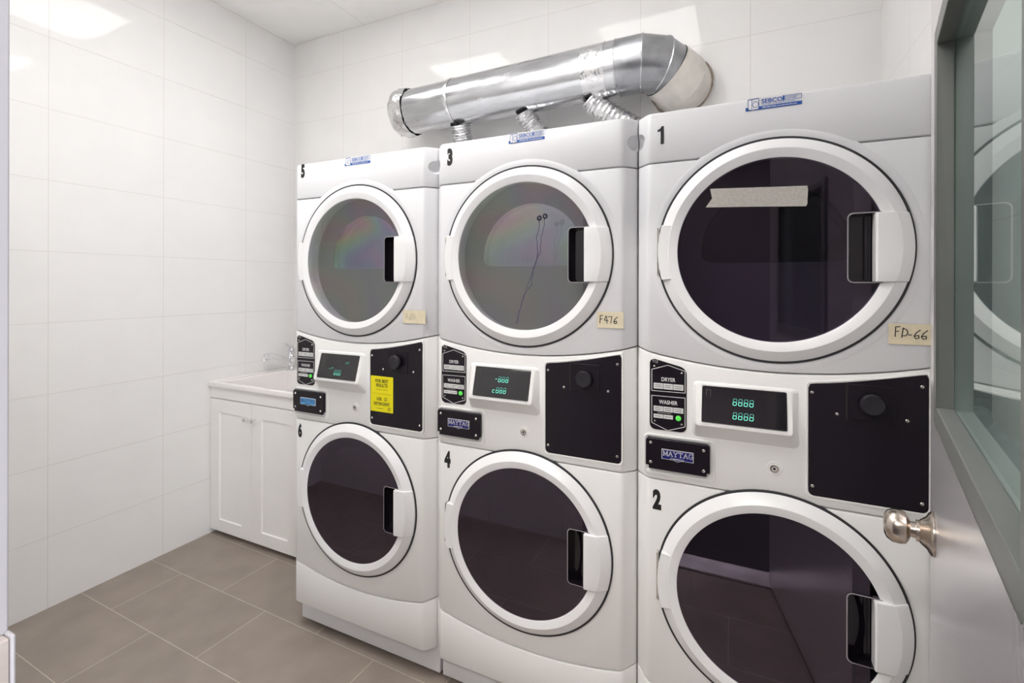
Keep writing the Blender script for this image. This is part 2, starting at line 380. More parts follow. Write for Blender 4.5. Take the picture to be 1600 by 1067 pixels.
def door(root, zc, kind, glassmat, label, inner_glass=None):
    n = 128
    q_ = .982
    prof = [(.2335,-.040),(.2335,-.0572),(.2348,-.0582),(.2555,-.0640),(.2570,-.0641),(.2585,-.0634),(.2810,-.0490),(.2832,-.0470),(.2840,-.0450),(.2838,-.0430),(.281,-.0420)]
    prof = [(a*q_, b-.003) for a, b in prof]
    ring = MB().lathe(prof, (CXM,0,zc), 'y', n, closed=True).build(kind+'_door', M['cover'], root, 14)
    if label: ring['label'] = label
    # left side: flat hinge land on the rim
    pts = []
    ha = math.asin(.076/.2845)
    for i in range(13):
        a = PI-ha+2*ha*i/12; pts.append((CXM+.2795*math.cos(a), zc+.2795*math.sin(a)))
    for i in range(13):
        a = PI+ha*1.06-2*ha*1.06*i/12; pts.append((CXM+.2545*math.cos(a), zc+.2545*math.sin(a)))
    MB().prism(pts, -.0662, -.046).build('hinge_cover', M['cover'], ring, 30, .0012)
    hp = MB().box((CXM-.2830, -.057, zc-.060), (CXM-.2775, -.043, zc+.070))
    hp.build('hinge', M['screw'], ring, 30, .001)
    # pane with a notch for the hand hold
    R = .2303; hz = .079; xr = .1535; rc = .010
    pane = []
    a0 = math.asin(hz/R)
    for i in range(97):
        a = a0+(2*PI-2*a0)*i/96; pane.append((CXM+R*math.cos(a), zc+R*math.sin(a)))
    for i in range(6):
        a = -PI/2-PI/2*i/5; pane.append((CXM+xr+rc+rc*math.cos(a)*1.0, zc-hz-rc*0+rc+rc*math.sin(a)))
    for i in range(6):
        a = PI-PI/2*i/5; pane.append((CXM+xr+rc+rc*math.cos(a), zc+hz-rc+rc*math.sin(a)))
    MB().prism(pane, -.0605, -.0575).build('pane', glassmat, ring, 0)
    # hand hold pocket
    pk = rrect(CXM+xr-.002, zc-hz-.002, CXM+.233, zc+hz+.002, .012)
    inn = rrect(CXM+xr+.0005, zc-hz+.0005, CXM+.2305, zc+hz-.0005, .010)
    nn = len(pk); mb = MB()
    vs = [(x,-.0620,z) for x,z in pk]+[(x,-.0620,z) for x,z in inn]+[(x,-.030,z) for x,z in inn]+[(x,-.052,z) for x,z in pk]
    fs = []
    for i in range(nn):
        j = (i+1)%nn
        fs += [(i,j,nn+j,nn+i),(nn+i,nn+j,2*nn+j,2*nn+i),(i,3*nn+i,3*nn+j,j)]
    fs.append(tuple(range(2*nn,3*nn)))
    mb.add(vs, fs)
    mb.box((CXM+.188,-.040,zc-hz+.004),(CXM+.200,-.0305,zc+hz-.004))
    mb.build('hand_hold', M['gloss_black'], ring, 30)
    ro = rrect(CXM+xr-.0032, zc-hz-.0032, CXM+.225, zc+hz+.0032, .0125); ri = rrect(CXM+xr-.0008, zc-hz-.0008, CXM+.225, zc+hz+.0008, .0110)
    MB().add([(x,-.0622,z) for x,z in ro]+[(x,-.0626,z) for x,z in ri], [(i,(i+1)%len(ro),len(ro)+(i+1)%len(ro),len(ro)+i) for i in range(len(ro))]).build('hand_hold_rim', M['rim_grey'], ring, 30)
    # handle
    mb = MB(); zs = [-.0790+.158*i/12 for i in range(13)]; rows = []
    for z in zs:
        e = 0.0015 if abs(z) > .078 else 0
        rows.append([(.203,-.039,z),(.203,-.0735+e,z),(.206,-.0765+e,z),(math.sqrt(.254**2-z*z)-.002,-.0740+e,z),(math.sqrt(.254**2-z*z)+.001,-.0728+e,z),(math.sqrt(.2780**2-z*z),-.0550+e,z),(math.sqrt(.2800**2-z*z),-.0535,z),(math.sqrt(.2800**2-z*z),-.0475,z)])
    k = len(rows[0])
    vs = [(CXM+x, y, zc+z) for r_ in rows for x,y,z in r_]; fs = []
    for j in range(12):
        for i in range(k): fs.append((j*k+i, j*k+(i+1)%k, (j+1)*k+(i+1)%k, (j+1)*k+i))
    fs.append(tuple(range(k))); fs.append(tuple(range(13*k-1, 12*k-1, -1)))
    mb.add(vs, fs).build('handle', M['cover'], ring, 30, .0012)
    MB().lathe([(.2785,-.049),(.2842,-.0485),(.2842,-.041),(.2785,-.041)], (CXM,0,zc), 'y', n, closed=True).build('gap_shade_ring', M['gap_shade_ring'], ring)  # black ring standing in for the shadow in the gap round the door
    if kind == 'dryer':
        # bulkhead disc with the D shaped mouth, and the drum behind
        K = 96; outer = []; mouth = []
        for i in range(K):
            a = 2*PI*i/K; outer.append((CXM+.240*math.cos(a), zc+.240*math.sin(a)))
            # D shape: radius .165 clipped at the chord, as seen from its own centre
            cx_, cz_ = CXM, zc+.045
            dx, dz = math.cos(a), math.sin(a)
            rr = .175; B = (cz_-zc)*dz; t = -B+math.sqrt(B*B-(cz_-zc)**2+rr*rr)
            if dz < 0: 
                tc_ = (cz_-(zc-.028))/(-dz); t = 1/((1/t)**10+(1/tc_)**10)**.1
            mouth.append((cx_+t*dx, cz_+t*dz))
        vs = [(x,.0,z) for x,z in outer]+[(x,.012,CXM*0+z) for x,z in [(CXM+.195*math.cos(2*PI*i/K), zc+.195*math.sin(2*PI*i/K)) for i in range(K)]]+[(x,.016,z) for x,z in mouth]+[(x,.05,z) for x,z in mouth]
        fs = []
        for i in range(K):
            j = (i+1)%K
            fs += [(i,j,K+j,K+i),(K+i,K+j,2*K+j,2*K+i),(2*K+i,2*K+j,3*K+j,3*K+i)]
        MB().add(vs, fs).build('bulkhead', M['inner'], root, 30)
        MB().prism(mouth, .0165, .0195).build('inner_pane', inner_glass or glassmat, root, 0)
        MB().lathe([(.225,.05),(.262,.06),(.265,.10),(.265,.52),(.25,.54),(.0001,.54)], (CXM,0,zc), 'y', 64).build('drum', M['dryer_drum'], root)
    else:
        MB().lathe([(.240,-.02),(.235,.0),(.205,.02),(.200,.05),(.215,.07)], (CXM,0,zc), 'y', 64).build('door_boot', M['inner_dark'], root)
        MB().lathe([(.215,.07),(.235,.09),(.235,.42),(.0001,.44)], (CXM,0,zc), 'y', 64).build('drum', M['drum'], root)
        # glass bowl of the door
        MB().lathe([(.19,-.045),(.175,-.02),(.15,.03),(.10,.055),(.0001,.062)], (CXM,0,zc), 'y', 64).build('glass_bowl', M['gloss_black'] , ring)
    return ring

def seg_digit(mb_hi, mb_lo, x, z, wd, ht, yf, segs='abcdefg', low_bright=True, slant=.10):
    a = (0,ht),(wd,ht); b_ = (wd,ht),(wd,ht/2); c_ = (wd,ht/2),(wd,0); d = (wd,0),(0,0); e = (0,0),(0,ht/2); f = (0,ht/2),(0,ht); g = (0,ht/2),(wd,ht/2)
    for k, s_ in zip('abcdefg', (a,b_,c_,d,e,f,g)):
        if k not in segs: continue
        t = mb_hi if k in 'cdeg' else mb_lo
        q = [(x+u+slant*v_, z+v_) for u, v_ in s_]
        dx, dz = q[1][0]-q[0][0], q[1][1]-q[0][1]
        q = [(q[0][0]+dx*.12, q[0][1]+dz*.12),(q[1][0]-dx*.12, q[1][1]-dz*.12)]
        t.stroke(q, .0013, yf)

def serif_word(word, x, z, h, wd, gap, y, mb, t):
    G = {'M': [[(0,0),(0,1)],[(0,1),(.5,.15)],[(.5,.15),(1,1)],[(1,1),(1,0)],[(-.15,0),(.18,0)],[(.82,0),(1.15,0)],[(-.15,1),(.1,1)],[(.9,1),(1.15,1)]],
         'A': [[(0,0),(.5,1)],[(.5,1),(1,0)],[(.2,.38),(.8,.38)],[(-.15,0),(.2,0)],[(.8,0),(1.15,0)]],
         'Y': [[(0,1),(.5,.5)],[(1,1),(.5,.5)],[(.5,.5),(.5,0)],[(-.15,1),(.2,1)],[(.8,1),(1.15,1)],[(.3,0),(.7,0)]],
         'T': [[(0,1),(1,1)],[(.5,1),(.5,0)],[(0,1),(0,.8)],[(1,1),(1,.8)],[(.3,0),(.7,0)]],
         'G': [[(1,.8),(.75,1),(.3,1),(0,.7),(0,.3),(.3,0),(.75,0),(1,.15),(1,.45)],[(.65,.45),(1.1,.45)]]}
    for ch in word:
        for st in G[ch]: mb.stroke([(x+u*wd, z+v_*h) for u, v_ in st], t, y)
        x += wd+gap

LET = {  # handwriting, unit height strokes
 'F': [[(.12,0),(.18,1),(.62,1.05)],[(.15,.52),(.5,.58)]],
 'D': [[(.05,-.05),(.22,.95)],[(.2,.95),(.6,.75),(.7,.4),(.45,.15),(.15,.12)]],
 '-': [[(0,.28),(.35,.3)]],
 '6': [[(.75,.85),(.35,.55),(.12,.2),(.3,-.05),(.62,.02),(.6,.28),(.2,.22)]],
 '4': [[(.4,1),(.1,.42),(.75,.36)],[(.5,.9),(.55,-.02)]],
 '7': [[(.0,.85),(.6,.9),(.42,0)]],
 '1': [[(.2,.95),(.15,.0)]]}
def handwriting(s_, x, z, h, y, pen, adv=.72, drop=0):
    mb = MB()
    for i, ch in enumerate(s_):
        for st in LET[ch]: mb.stroke([(x+u*h*.8, z+v_*h-drop*i) for u, v_ in st], pen, y)
        x += h*adv*(.6 if ch == '-' or ch == '1' else 1)
    return mb

AX = {.3033: (.9512,.0146), .9924: (.9694,.0357), 1.682: (.9882,.0434)}
AZ = {.3033: (.9619,.0628), .9924: (.9711,.0501), 1.682: (.9804,.0340)}
def fx(x, X0=.3033): return AX[X0][0]*x+AX[X0][1]
def fz(z, X0=.3033): return AZ[X0][0]*z+AZ[X0][1]

MESH = {}
def machine(X0, label, nums, panes, display, film_extra=None):
    r = empty('stacked_washer_dryer', (X0, 0, 0), label, 'laundry machine', group='stacked coin laundry machines')
    # cabinet shell with round mouths
    def shared(key, name, m, fn):
        if key not in MESH:
            o = fn(); MESH[key] = o.data; return o
        o = bpy.data.objects.new(name, MESH[key]); C.objects.link(o); o.parent = r
        return o
    shared('cab', 'cabinet', M['enamel'], lambda: cut(MB().box((.004,.031,.115),(W-.004,.70,1.865)), [disc_cutter(ZD,.2665,-.1,.56), disc_cutter(ZW,.2365,-.1,.45)], 'cabinet', M['enamel'], r))
    def top_fn():
        cs = []
        for sx in (-.006, W+.006):
            cs.append(ball((sx, -.020, 1.797), .032, 1, .80))
        return cut(front_panel(seam_top, top_all, rt=.010), cs, 'top_panel', M['enamel'], r)
    shared('top', 'top_panel', M['enamel'], top_fn)
    for sx in (.016, W-.016):
        MB().lathe([(.0042,-.002),(.0042,0),(.0001,0)], (sx, .008, 1.786), 'y', 12).build('screw_hole', M['dark'], r)
    shared('dry', 'dryer_panel', M['enamel'], lambda: cut(front_panel(seam_mid, seam_top), [disc_cutter(ZD,.242)], 'dryer_panel', M['enamel'], r))
    shared('ctl', 'control_panel', M['enamel_control'], lambda: cut(front_panel(seam_low, seam_mid), [disc_cutter(ZW,.255)], 'control_panel', M['enamel_control'], r))
    shared('was', 'washer_panel', M['enamel_control'], lambda: cut(front_panel(seam_drw, seam_low), [disc_cutter(ZW,.242)], 'washer_panel', M['enamel_control'], r))
    shared('drw', 'lower_panel', M['enamel_control'], lambda: front_panel(bot_drw, seam_drw).build('lower_panel', M['enamel_control'], r, 30))
    MB().box((.014,.004,.018),(W+.006,.66,.114)).build('base', M['enamel'], r, 30, .003)
    for fx_ in (.05, W-.05):
        for fy_ in (.04, .60): MB().lathe([(.016,0),(.018,.006),(.010,.012),(.008,.022)], (fx_,fy_,0), 'z', 16).build('foot', M['screw'], r)
    # seam shadow gap filler behind the panels is the cabinet itself; raised halo round the dryer door
    MB().lathe([(.2835,-.0462),(.2930,-.0466),(.3000,-.0460),(.3060,-.0440)], (CXM,0,ZD), 'y', 128).build('door_surround', M['enamel'], r)
    door(r, ZD, 'dryer', panes[0], None, panes[2] if len(panes) > 2 else None)
    door(r, ZW, 'washer', panes[1], None)
    yf = YFACE
    # numerals
    for k, (s_, x, z, h) in enumerate(nums):
        if s_ == '1':
            o = MB().prism([(x+.008,z),(x+.0165,z),(x+.0165,z+h),(x+.011,z+h),(x+.006,z+h*.86),(x,z+h*.82),(x,z+h*.70),(x+.008,z+h*.75)], yf-.0012, yf-.0004).build('numeral', M['ink'], r, 0)
        else: o = text(s_, 'numeral', x, z, h, M['ink'], r, yf-.0008 if x > .045 else (lambda X, Z: yprof(max(X,.001))-.0012), .60, .09)
        o['label'] = 'black number '+s_+' sticker'
    # legend plate: dryer and washer guide
    top = lambda x: fz(1.169)-.28*(x-.034)
    x0, x1, zb = .034, .134, fz(.963)
    x0, x1 = fx(.027), fx(.129)
    pts = rrect(x0, zb, x1, fz(1.169), .016)
    pts = [(x, z if z < 1.1 else z-.25*(x-x0)) for x, z in pts]
    # keep the plate on the chamfered edge: it wraps with the panel profile
    lp = MB().prism(pts, yf-.0015, yf+.006).build('legend_plate', M['black'], r, 30, .0006)
    y1 = yf-.0024
    mb = MB()
    o_ = lambda x, z: (fx(x), fz(z))
    for l in ([(.033,1.074),(.033,1.135),(.078,1.150),(.125,1.136),(.125,1.075)], [(.033,1.074),(.125,1.075)],
              [(.032,1.060),(.125,1.061)], [(.033,1.060),(.033,.982),(.078,.964),(.125,.980),(.125,1.061)]):
        mb.stroke([o_(*p) for p in l], .0017, y1)
    for q in ([(.036,1.158),(.049,1.154),(.049,1.164),(.036,1.168),(.036,1.158)], [(.036,1.163),(.049,1.159)]):
        mb.stroke([o_(*p) for p in q], .0008, y1)
    mb.build('legend_outline', M['silver'], lp, 0)
    text('DRYER', 'lettering', fx(.079), fz(1.1035), .0105, M['white'], lp, y1, .80, .018, 'CENTER')
    text('WASHER', 'lettering', fx(.079), fz(1.0385), .0105, M['white'], lp, y1, .80, .018, 'CENTER')
    for (a, b, c_, d) in ((.0385,1.081,.0645,1.097),(.066,1.081,.092,1.097),(.0935,1.081,.1205,1.097),(.0385,1.0165,.0645,1.031),(.066,1.0165,.092,1.031),(.0935,1.0165,.1205,1.031),(.0385,.997,.0645,1.008),(.066,.997,.092,1.008)):
        p0, p1 = o_(a,b), o_(c_,d); key = MB(); kt = MB()
        key.prism([p0,(p1[0],p0[1]),p1,(p0[0],p1[1])], y1-.0008, y1+.0006)
        zm = (p0[1]+p1[1])/2; n_ = 2 if d-b > .012 else 1
        for q in range(n_):
            zz = zm+(.0025 if q else -.0025 if n_ == 2 else 0)
            xx = p0[0]+.004
            while xx < p1[0]-.005:
                l_ = random.uniform(.0018,.0042); kt.stroke([(xx,zz),(xx+l_,zz)], .0013, y1-.0012); xx += l_+.0013
        key.build('cycle_key', M['silver'], lp, 0); kt.build('key_print', M['ink'], lp, 0)
    tx = MB(); xx = fx(.05)
    while xx < fx(.085):
        l_ = random.uniform(.002,.004); tx.stroke([(xx,fz(1.0125)),(xx+l_,fz(1.0125))], .001, y1); xx += l_+.0012
    tx.build('small_print', M['silver'], lp, 0)
    MB().lathe([(.0072,.001),(.0072,-.0016),(.006,-.0024),(.0001,-.0026)], (fx(.107), y1, fz(1.002)), 'y', 24).build('start_button', M['green'], lp)
    for p in ((.040,1.145),(.116,1.130),(.042,.988),(.116,.986)): screw(*o_(*p), lp, y1-.0004, .0032)
    # display pod
    xa, xb = fx(.153)-.002, fx(.392)
    zt, zb_ = fz(1.113), fz(.962)+.004
    ix0, ix1 = .1775, .372; DZ0, DZ1 = 1.0325, 1.121
    def ring_(x0, x1, z0, z1, y0, y1_, r_): return [(x, y0+(y1_-y0)*(z-z0)/(z1-z0), z) for x, z in rrect(x0,z0,x1,z1,r_,4)]
    A = ring_(xa-.008, xb+.014, zb_-.010, zt, yf+.0015, yf+.0015, .014)
    B = ring_(xa+.001, xb-.001, zb_+.026, zt-.003, yf-.026, yf-.003, .010)
    B2 = ring_(xa+.004, xb-.004, zb_+.030, zt-.006, yf-.030, yf-.005, .008)
    D = ring_(ix0-.001, ix1+.001, DZ0-.0015, DZ1+.0015, yf-.0305, yf-.0050, .004)
    E_ = ring_(ix0-.001, ix1+.001, DZ0-.0015, DZ1+.0015, yf-.0230, yf+.003, .004)
    n = len(A); vs = A+B+B2+D+E_; fs = []
    for j in range(4):
        for i in range(n): fs.append((j*n+i, j*n+(i+1)%n, (j+1)*n+(i+1)%n, (j+1)*n+i))
    MB().add(vs, fs).build('display_pod', M['enamel_control'], r, 40)
    dz0, dz1 = DZ0, DZ1
    yd = lambda x, z: yf-.0275+(.0245)*(z-dz0)/(dz1-dz0)
    F0 = [(x, yd(x,z)-.0015, z) for x, z in rrect(ix0, dz0, ix1, dz1, .003, 3)]
    F1 = [(x, yd(x,z)+.006, z) for x, z in rrect(ix0, dz0, ix1, dz1, .003, 3)]
    n = len(F0)
    dp = MB().add(F0+F1, [tuple(range(n)), tuple(range(2*n-1,n-1,-1))]+[(i,(i+1)%n,(i+1)%n+n,i+n) for i in range(n)]).build('display', M['display'], r, 30, .0012)
    ys = lambda x, z: yd(x,z)-.0021
    def digit(*args):
        hi, lo = MB(), MB(); seg_digit(hi, lo, *args)
        if hi.v: hi.build('lit_digit', M['led'], dp, 0)
        if lo.v: lo.build('dim_digit', M['led_dim'], dp, 0)
    if display == 'full' or display == 'part':
        for row, zz in ((0, 1.0805), (1, 1.0475)):
            for i in range(4):
                sg = 'abcdefg'
                if display == 'part' and i == 0: sg = 'g' if row == 0 else 'deg'
                digit(fx(.2495)-.001+.0128*i-(.004 if display == 'part' and row else 0), zz, .0078, .0155, ys, sg)
    else:
        for i in range(3): digit(.2620+.012*i, 1.0475, .0070, .0175, ys, 'abcdef')
        for (a, b, l_) in ((.230,1.0680,.022),(.243,1.0725,.013),(.312,1.096,.015),(.308,1.0915,.018),(.272,1.099,.004)):
            MB().stroke([(a,b),(a+l_,b)], .0012, ys).build('lit_legend', M['led_dim'], dp, 0)
    q = MB(); q.stroke([(ix0+.010,1.113),(ix0+.010,1.097)], .0006, ys); q.stroke([(ix0+.010,1.113),(ix0+.020,1.113),(ix0+.020,1.096)], .0005, ys)
    q.build('sensor_mark', M['inner'], dp, 0)
    # badge plate
    b0, b1, c0, c1 = fx(.018), fx(.191), fz(.853), fz(.9405)
    SR = MB(); outer = rrect(b0-.008, c0-.016, b1+.014, c1+.008, .012); inn = rrect(b0-.003, c0-.010, b1+.008, c1+.004, .010); n = len(outer)
    vs = [(x, yf+.001, z) for x,z in outer]+[(x*.96+.04*(b0+b1)/2, yf-.004, z) for x,z in outer]+[(x, yf-.004, z) for x,z in inn]+[(x, yf+.002, z) for x,z in inn]
    fs = [(j*n+i, j*n+(i+1)%n, (j+1)*n+(i+1)%n, (j+1)*n+i) for j in range(3) for i in range(n)]
    SR.add(vs, fs).build('badge_surround', M['enamel_control'], r, 40)
    pts = [(b0,c0+.010),(b0+.008,c0+.010),(b0+.008,c0),(b1-.008,c0),(b1-.008,c0+.010),(b1,c0+.010)] + [p for p in rrect(b0,c0,b1,c1,.008) if p[1] > c1-.0081]
    pts = [(b0+.008,c0),(b1-.008,c0),(b1-.008,c0+.009),(b1,c0+.009)]+[p for p in rrect(b0,c0,b1,c1,.008) if p[1] > c1-.0082]+[(b0,c0+.009),(b0+.008,c0+.009)]
    bp = MB().prism(pts, yf-.013, yf-.001).build('badge_plate', M['black'], r, 30, .0015)
    yb_ = yf-.0136
    for p in ((.031,.927),(.174,.924),(.031,.872),(.174,.868)): screw(fx(p[0])+.001, fz(p[1]), bp, yb_, .0042)
    lx0, lx1, lz0, lz1 = fx(.063), fx(.149), fz(.886), fz(.914)
    xm = (lx0+lx1)/2
    MB().prism([(lx0,lz0),(xm-.01,lz0),(xm,lz0-.004),(xm+.01,lz0),(lx1,lz0),(lx1,lz1),(lx0,lz1)], yb_-.0012, yb_+.0005).build('badge', M['silver'], bp, 0)
    e_ = .0016
    bg = M['skyblue'] if display == 'odd' else M['navy']
    MB().prism([(lx0+e_,lz0+e_),(xm-.01,lz0+e_),(xm,lz0-.004+e_),(xm+.01,lz0+e_),(lx1-e_,lz0+e_),(lx1-e_,lz1-e_),(lx0+e_,lz1-e_)], yb_-.0018, yb_-.0010).build('badge_field', bg, bp, 0)
    mw = MB(); serif_word('MAYTAG', lx0+.0055, lz0+.0105, .0120, .0094, .0036, yb_-.0024, mw, .0017)
    mw.build('badge_lettering', M['navy'] if display == 'odd' else M['silver'], bp, 0)
    text('COMMERCIAL', 'badge_lettering', xm, lz0+.0015, .0042, M['navy'] if display == 'odd' else M['silver'], bp, yb_-.0024, .95, .03, 'CENTER')
    # lock
    kl = MB().lathe([(.018,.002),(.0175,-.001),(.0155,-.0015),(.0150,0),(.0105,.0005),(.0105,-.0035),(.0085,-.004),(.0001,-.004)], (fx(.348), yf, fz(.9)), 'y', 32).build('lock', M['enamel_control'] , r)
    kk = MB().lathe([(.0095,.002),(.0095,-.0048),(.0062,-.0054),(.0058,-.003),(.0001,-.003)], (fx(.348), yf, fz(.9)), 'y', 24).build('lock_cylinder', M['steel'], kl)
    MB().lathe([(.0035,-.0025),(.0035,-.0052),(.0001,-.0054)], (fx(.348), yf, fz(.9)), 'y', 12).build('keyway', M['ink'], kl)
    # coin plate
    p0, p1, q0, q1 = fx(.425), fx(.668), fz(.846), fz(1.171)
    topc = lambda x: fz(1.129)+(fz(1.171)-fz(1.129))*((x-p0)/(p1-p0))**1.35
    pts = []
    for x, z in rrect(p0, q0, p1, q1, .012): pts.append((x, z))
    lo_ = [p for p in pts if p[1] < 1.0]
    tops = [(p1-(p1-p0)*i/16, topc(p1-(p1-p0)*i/16)) for i in range(17)]
    tops[0] = (p1, topc(p1)-.010); tops.insert(1, (p1-.004, topc(p1)-.002)); tops[-1] = (p0, topc(p0)-.010); tops.insert(-1, (p0+.004, topc(p0)-.001))
    half = len(lo_)//2
    outl = lo_[:half] + tops + lo_[half:]
    cxp, czp = (p0+p1)/2, (q0+q1)/2
    rim = [(x+(.0065 if x > cxp else -.0065), z+(.0065 if z > czp else -.0065)) for x, z in outl]
    n = len(outl)
    vs = [(x, yprof(x)+.0008, z) for x,z in rim]+[((x*3+a)/4, yf-.0020, (z*3+b)/4) for (x,z),(a,b) in zip(rim, outl)]+[((x+a*3)/4, yf-.0020, (z+b*3)/4) for (x,z),(a,b) in zip(rim, outl)]+[(x, yf+.001, z) for x,z in outl]
    MB().add(vs, [(j*n+i, j*n+(i+1)%n, (j+1)*n+(i+1)%n, (j+1)*n+i) for j in range(3) for i in range(n)]).build('coin_plate_surround', M['enamel_control'], r, 50)
    cp = MB().prism(outl, yf-.0014, yf+.004).build('coin_plate', M['black'], r, 30)
    yc = yf-.0016
    for p in ((.433,1.107),(.656,1.141),(.656,.867),(.434,.870),(.487,1.058),(.628,1.058)): screw(fx(p[0]), fz(p[1]), cp, yc-.0004, .0040)
    MB().prism([(fx(.511),fz(1.050)),(fx(.603),fz(1.050)),(fx(.603),fz(1.134)),(fx(.511),fz(1.136))], yc-.0022, yc+.0005).build('knob_mount', M['black'], cp, 30, .0008)
    MB().box((fx(.505),yc-.0006,fz(1.045)),(fx(.5085),yc+.001,fz(1.138))).build('coin_slot', M['dark'], cp, 0)
    MB().lathe([(.014,.0),(.014,-.006),(.0235,-.008),(.0245,-.011),(.0240,-.019),(.0215,-.0225),(.012,-.0215),(.0001,-.0210)], (fx(.556), yc-.002, fz(1.092)), 'y', 48).build('knob', M['black_knob'], cp)
    # dealer sticker
    a, b, c_, d = .279, .404, 1.835, 1.866
    if display == 'odd': a += .012; b += .012
    if display == 'part': a += .012; b += .010
    yk = yf-.0006; yk2 = yf-.0011
    st = MB().prism([(a,c_),(b,c_),(b,c_+.007),(b-.004,c_+.007),(b-.004,d),(a+.004,d),(a,c_+.007)], yk, yf+.0005).build('dealer_sticker', M['sticker_pale'], r, 0)
    MB().add([(a,yk2,c_),(b,yk2,c_),(b,yk2,c_+.0085),(a,yk2,c_+.0085)], [(0,1,2,3)]).build('sticker_band', M['blue'], st, 0)
    ic = MB(); wx = a+.006
    ic.stroke([(wx,c_+.003),(wx,d-.003),(wx+.022,d-.001),(wx+.024,d-.003),(wx+.024,c_+.002),(wx+.008,c_+.0005),(wx,c_+.003)], .0011, yk2-.0008)
    ic.stroke([(wx+.008,c_+.001),(wx+.008,d-.004),(wx+.024,d-.002)], .0009, yk2-.0008); ic.stroke([(wx,d-.003),(wx+.008,d-.004)], .0009, yk2-.0008)
    ic.stroke([(wx+.0165+.0065*math.cos(t*PI/6), c_+.014+.0075*math.sin(t*PI/6)) for t in range(13)], .0011, yk2-.0008)
    MB().add([(wx,yk2-.0004,c_+.003),(wx+.008,yk2-.0004,c_+.0005),(wx+.024,yk2-.0004,c_+.002),(wx+.024,yk2-.0004,d-.003),(wx,yk2-.0004,d-.003)], [(0,1,2,3,4)]).build('machine_picture', M['white'], st, 0)
    ic.build('machine_drawing', M['blue'], st, 0)
    text('SEBCO', 'sticker_lettering', a+.036, c_+.0150, .0105, M['blue'], st, yk2, 1.04, .03)
    bx = MB(); bx.stroke([(a+.0855,c_+.0155),(a+.0855,c_+.026)], .0040, yk2)
    bx.stroke([(a+.090,c_+.0155),(a+.124,c_+.0155),(a+.124,c_+.0265),(a+.090,c_+.0265),(a+.090,c_+.0155)], .0010, yk2)
    bx.build('sticker_box', M['blue'], st, 0)
    text('LAUNDRY\nSYSTEMS', 'sticker_lettering', a+.0925, c_+.0220, .0028, M['blue'], st, yk2, 1.35, .02)
    text('THE FINEST IN METERED LAUNDRIES', 'sticker_lettering', a+.036, c_+.0105, .0026, M['blue'], st, yk2, 1.22, .02)
    text('1-800-SEBCO-88 | www.sebcolaundry.com', 'sticker_lettering', a+.036, c_+.0028, .0034, M['white'], st, yk2-.0004, .92, .03)
    return r

m1 = machine(-.2693, 'white stacked dryer and washer numbered 1 and 2, nearest the grey-framed door', [('1', .060, .0+fz(1.782), .049), ('2', .050, fz(.737), .048)], (M['glass_smoke'], M['glass_dark']), 'full')
m3 = machine(-.9583, 'white stacked dryer and washer numbered 3 and 4, middle of the row of three', [('3', fx(.026,.9924), fz(1.795,.9924), .050), ('4', fx(.019,.9924), fz(.746,.9924), .049)], (M['glass_film2'], M['glass_dark'], M['inner_film2']), 'part')
m5 = machine(-1.6473, 'white stacked dryer and washer numbered 5 and 6, with yellow sticker, beside the sink cabinet', [('5', fx(.017,1.682), fz(1.817,1.682), .047), ('6', fx(.004,1.682), fz(.762,1.682), .047)], (M['glass_film'], M['glass_dark'], M['inner_film']), 'odd')

# a point seen at (u, v) in the photograph, measured on the plane y of the machine fronts
def onface(u, v, y):
    a, b = (u-800)/753.88, (v-443.85)/753.88; T = .4432; q = .0053
    r_, u_ = a+b*q, a*q-b
    d = (-math.sin(T)+math.cos(T)*r_, math.cos(T)+math.sin(T)*r_, u_); t_ = (y+1.424)/d[1]
    return (d[0]*t_, 1.39+d[2]*t_)
# tapes and notes stuck on the machines
def tape(name, parent, x0, z0, x1, z1, m, y, ragged=0, label=None):
    n = 6; L_ = [(x0+(random.uniform(-ragged,ragged)), z0+(z1-z0)*i/n) for i in range(n+1)]; R_ = [(x1+random.uniform(-ragged,ragged), z1-(z1-z0)*i/n) for i in range(n+1)]
    o = MB().prism(list(reversed(L_))+list(reversed(R_)), y-.0005, y+.0003).build(name, m, parent, 0)
    if label: o['label'] = label
    return o
yt = YFACE-.0032
t = tape('name_tape', m1, fx(.590), fz(1.239), fx(.678), fz(1.288), M['paper'], yt, .0008, 'beige masking tape reading FD-66')
handwriting('FD-66', fx(.601), fz(1.257), .0220, yt-.001, .0020, .60, .0007).build('handwriting', M['ink'], t, 0)
X3, X5 = .9924, 1.682
t = tape('name_tape', m3, fx(.561,X3), fz(1.250,X3), fx(.640,X3), fz(1.298,X3), M['paper'], yt, .0008, 'beige masking tape reading F476')
handwriting('F476', fx(.568,X3), fz(1.264,X3), .0215, yt-.001, .0022, .62, -.0002).build('handwriting', M['ink'], t, 0)
t = tape('name_tape', m5, fx(.531,X5), fz(1.242,X5), fx(.628,X5), fz(1.289,X5), M['paper'], yt, .0012, 'pale masking tape with faint pencilled F651')
LET['5'] = [[(.6,.95),(.15,.95),(.1,.55),(.5,.55),(.6,.2),(.1,.0)]]
handwriting('F651', fx(.545,X5), fz(1.256,X5), .019, yt-.001, .0011, .62).build('handwriting', mat('pencil', (.20,.19,.17), .7), t, 0)
# crepe tape on the pane of dryer 1
pts = [(1103,325),(1113,311),(1110,296),(1180,294),(1262,291.5),(1263,298),(1262,312),(1262,319),(1260,323.5),(1180,324)]
pts = [(onface(u, v, -.061)[0]+.2693, onface(u, v, -.061)[1]) for u, v in pts]
o = MB().prism(pts, -.0614, -.0606).build('crepe_tape', M['greytape'], m1, 0); o['label'] = 'wide grey crepe tape strip across the dryer window'
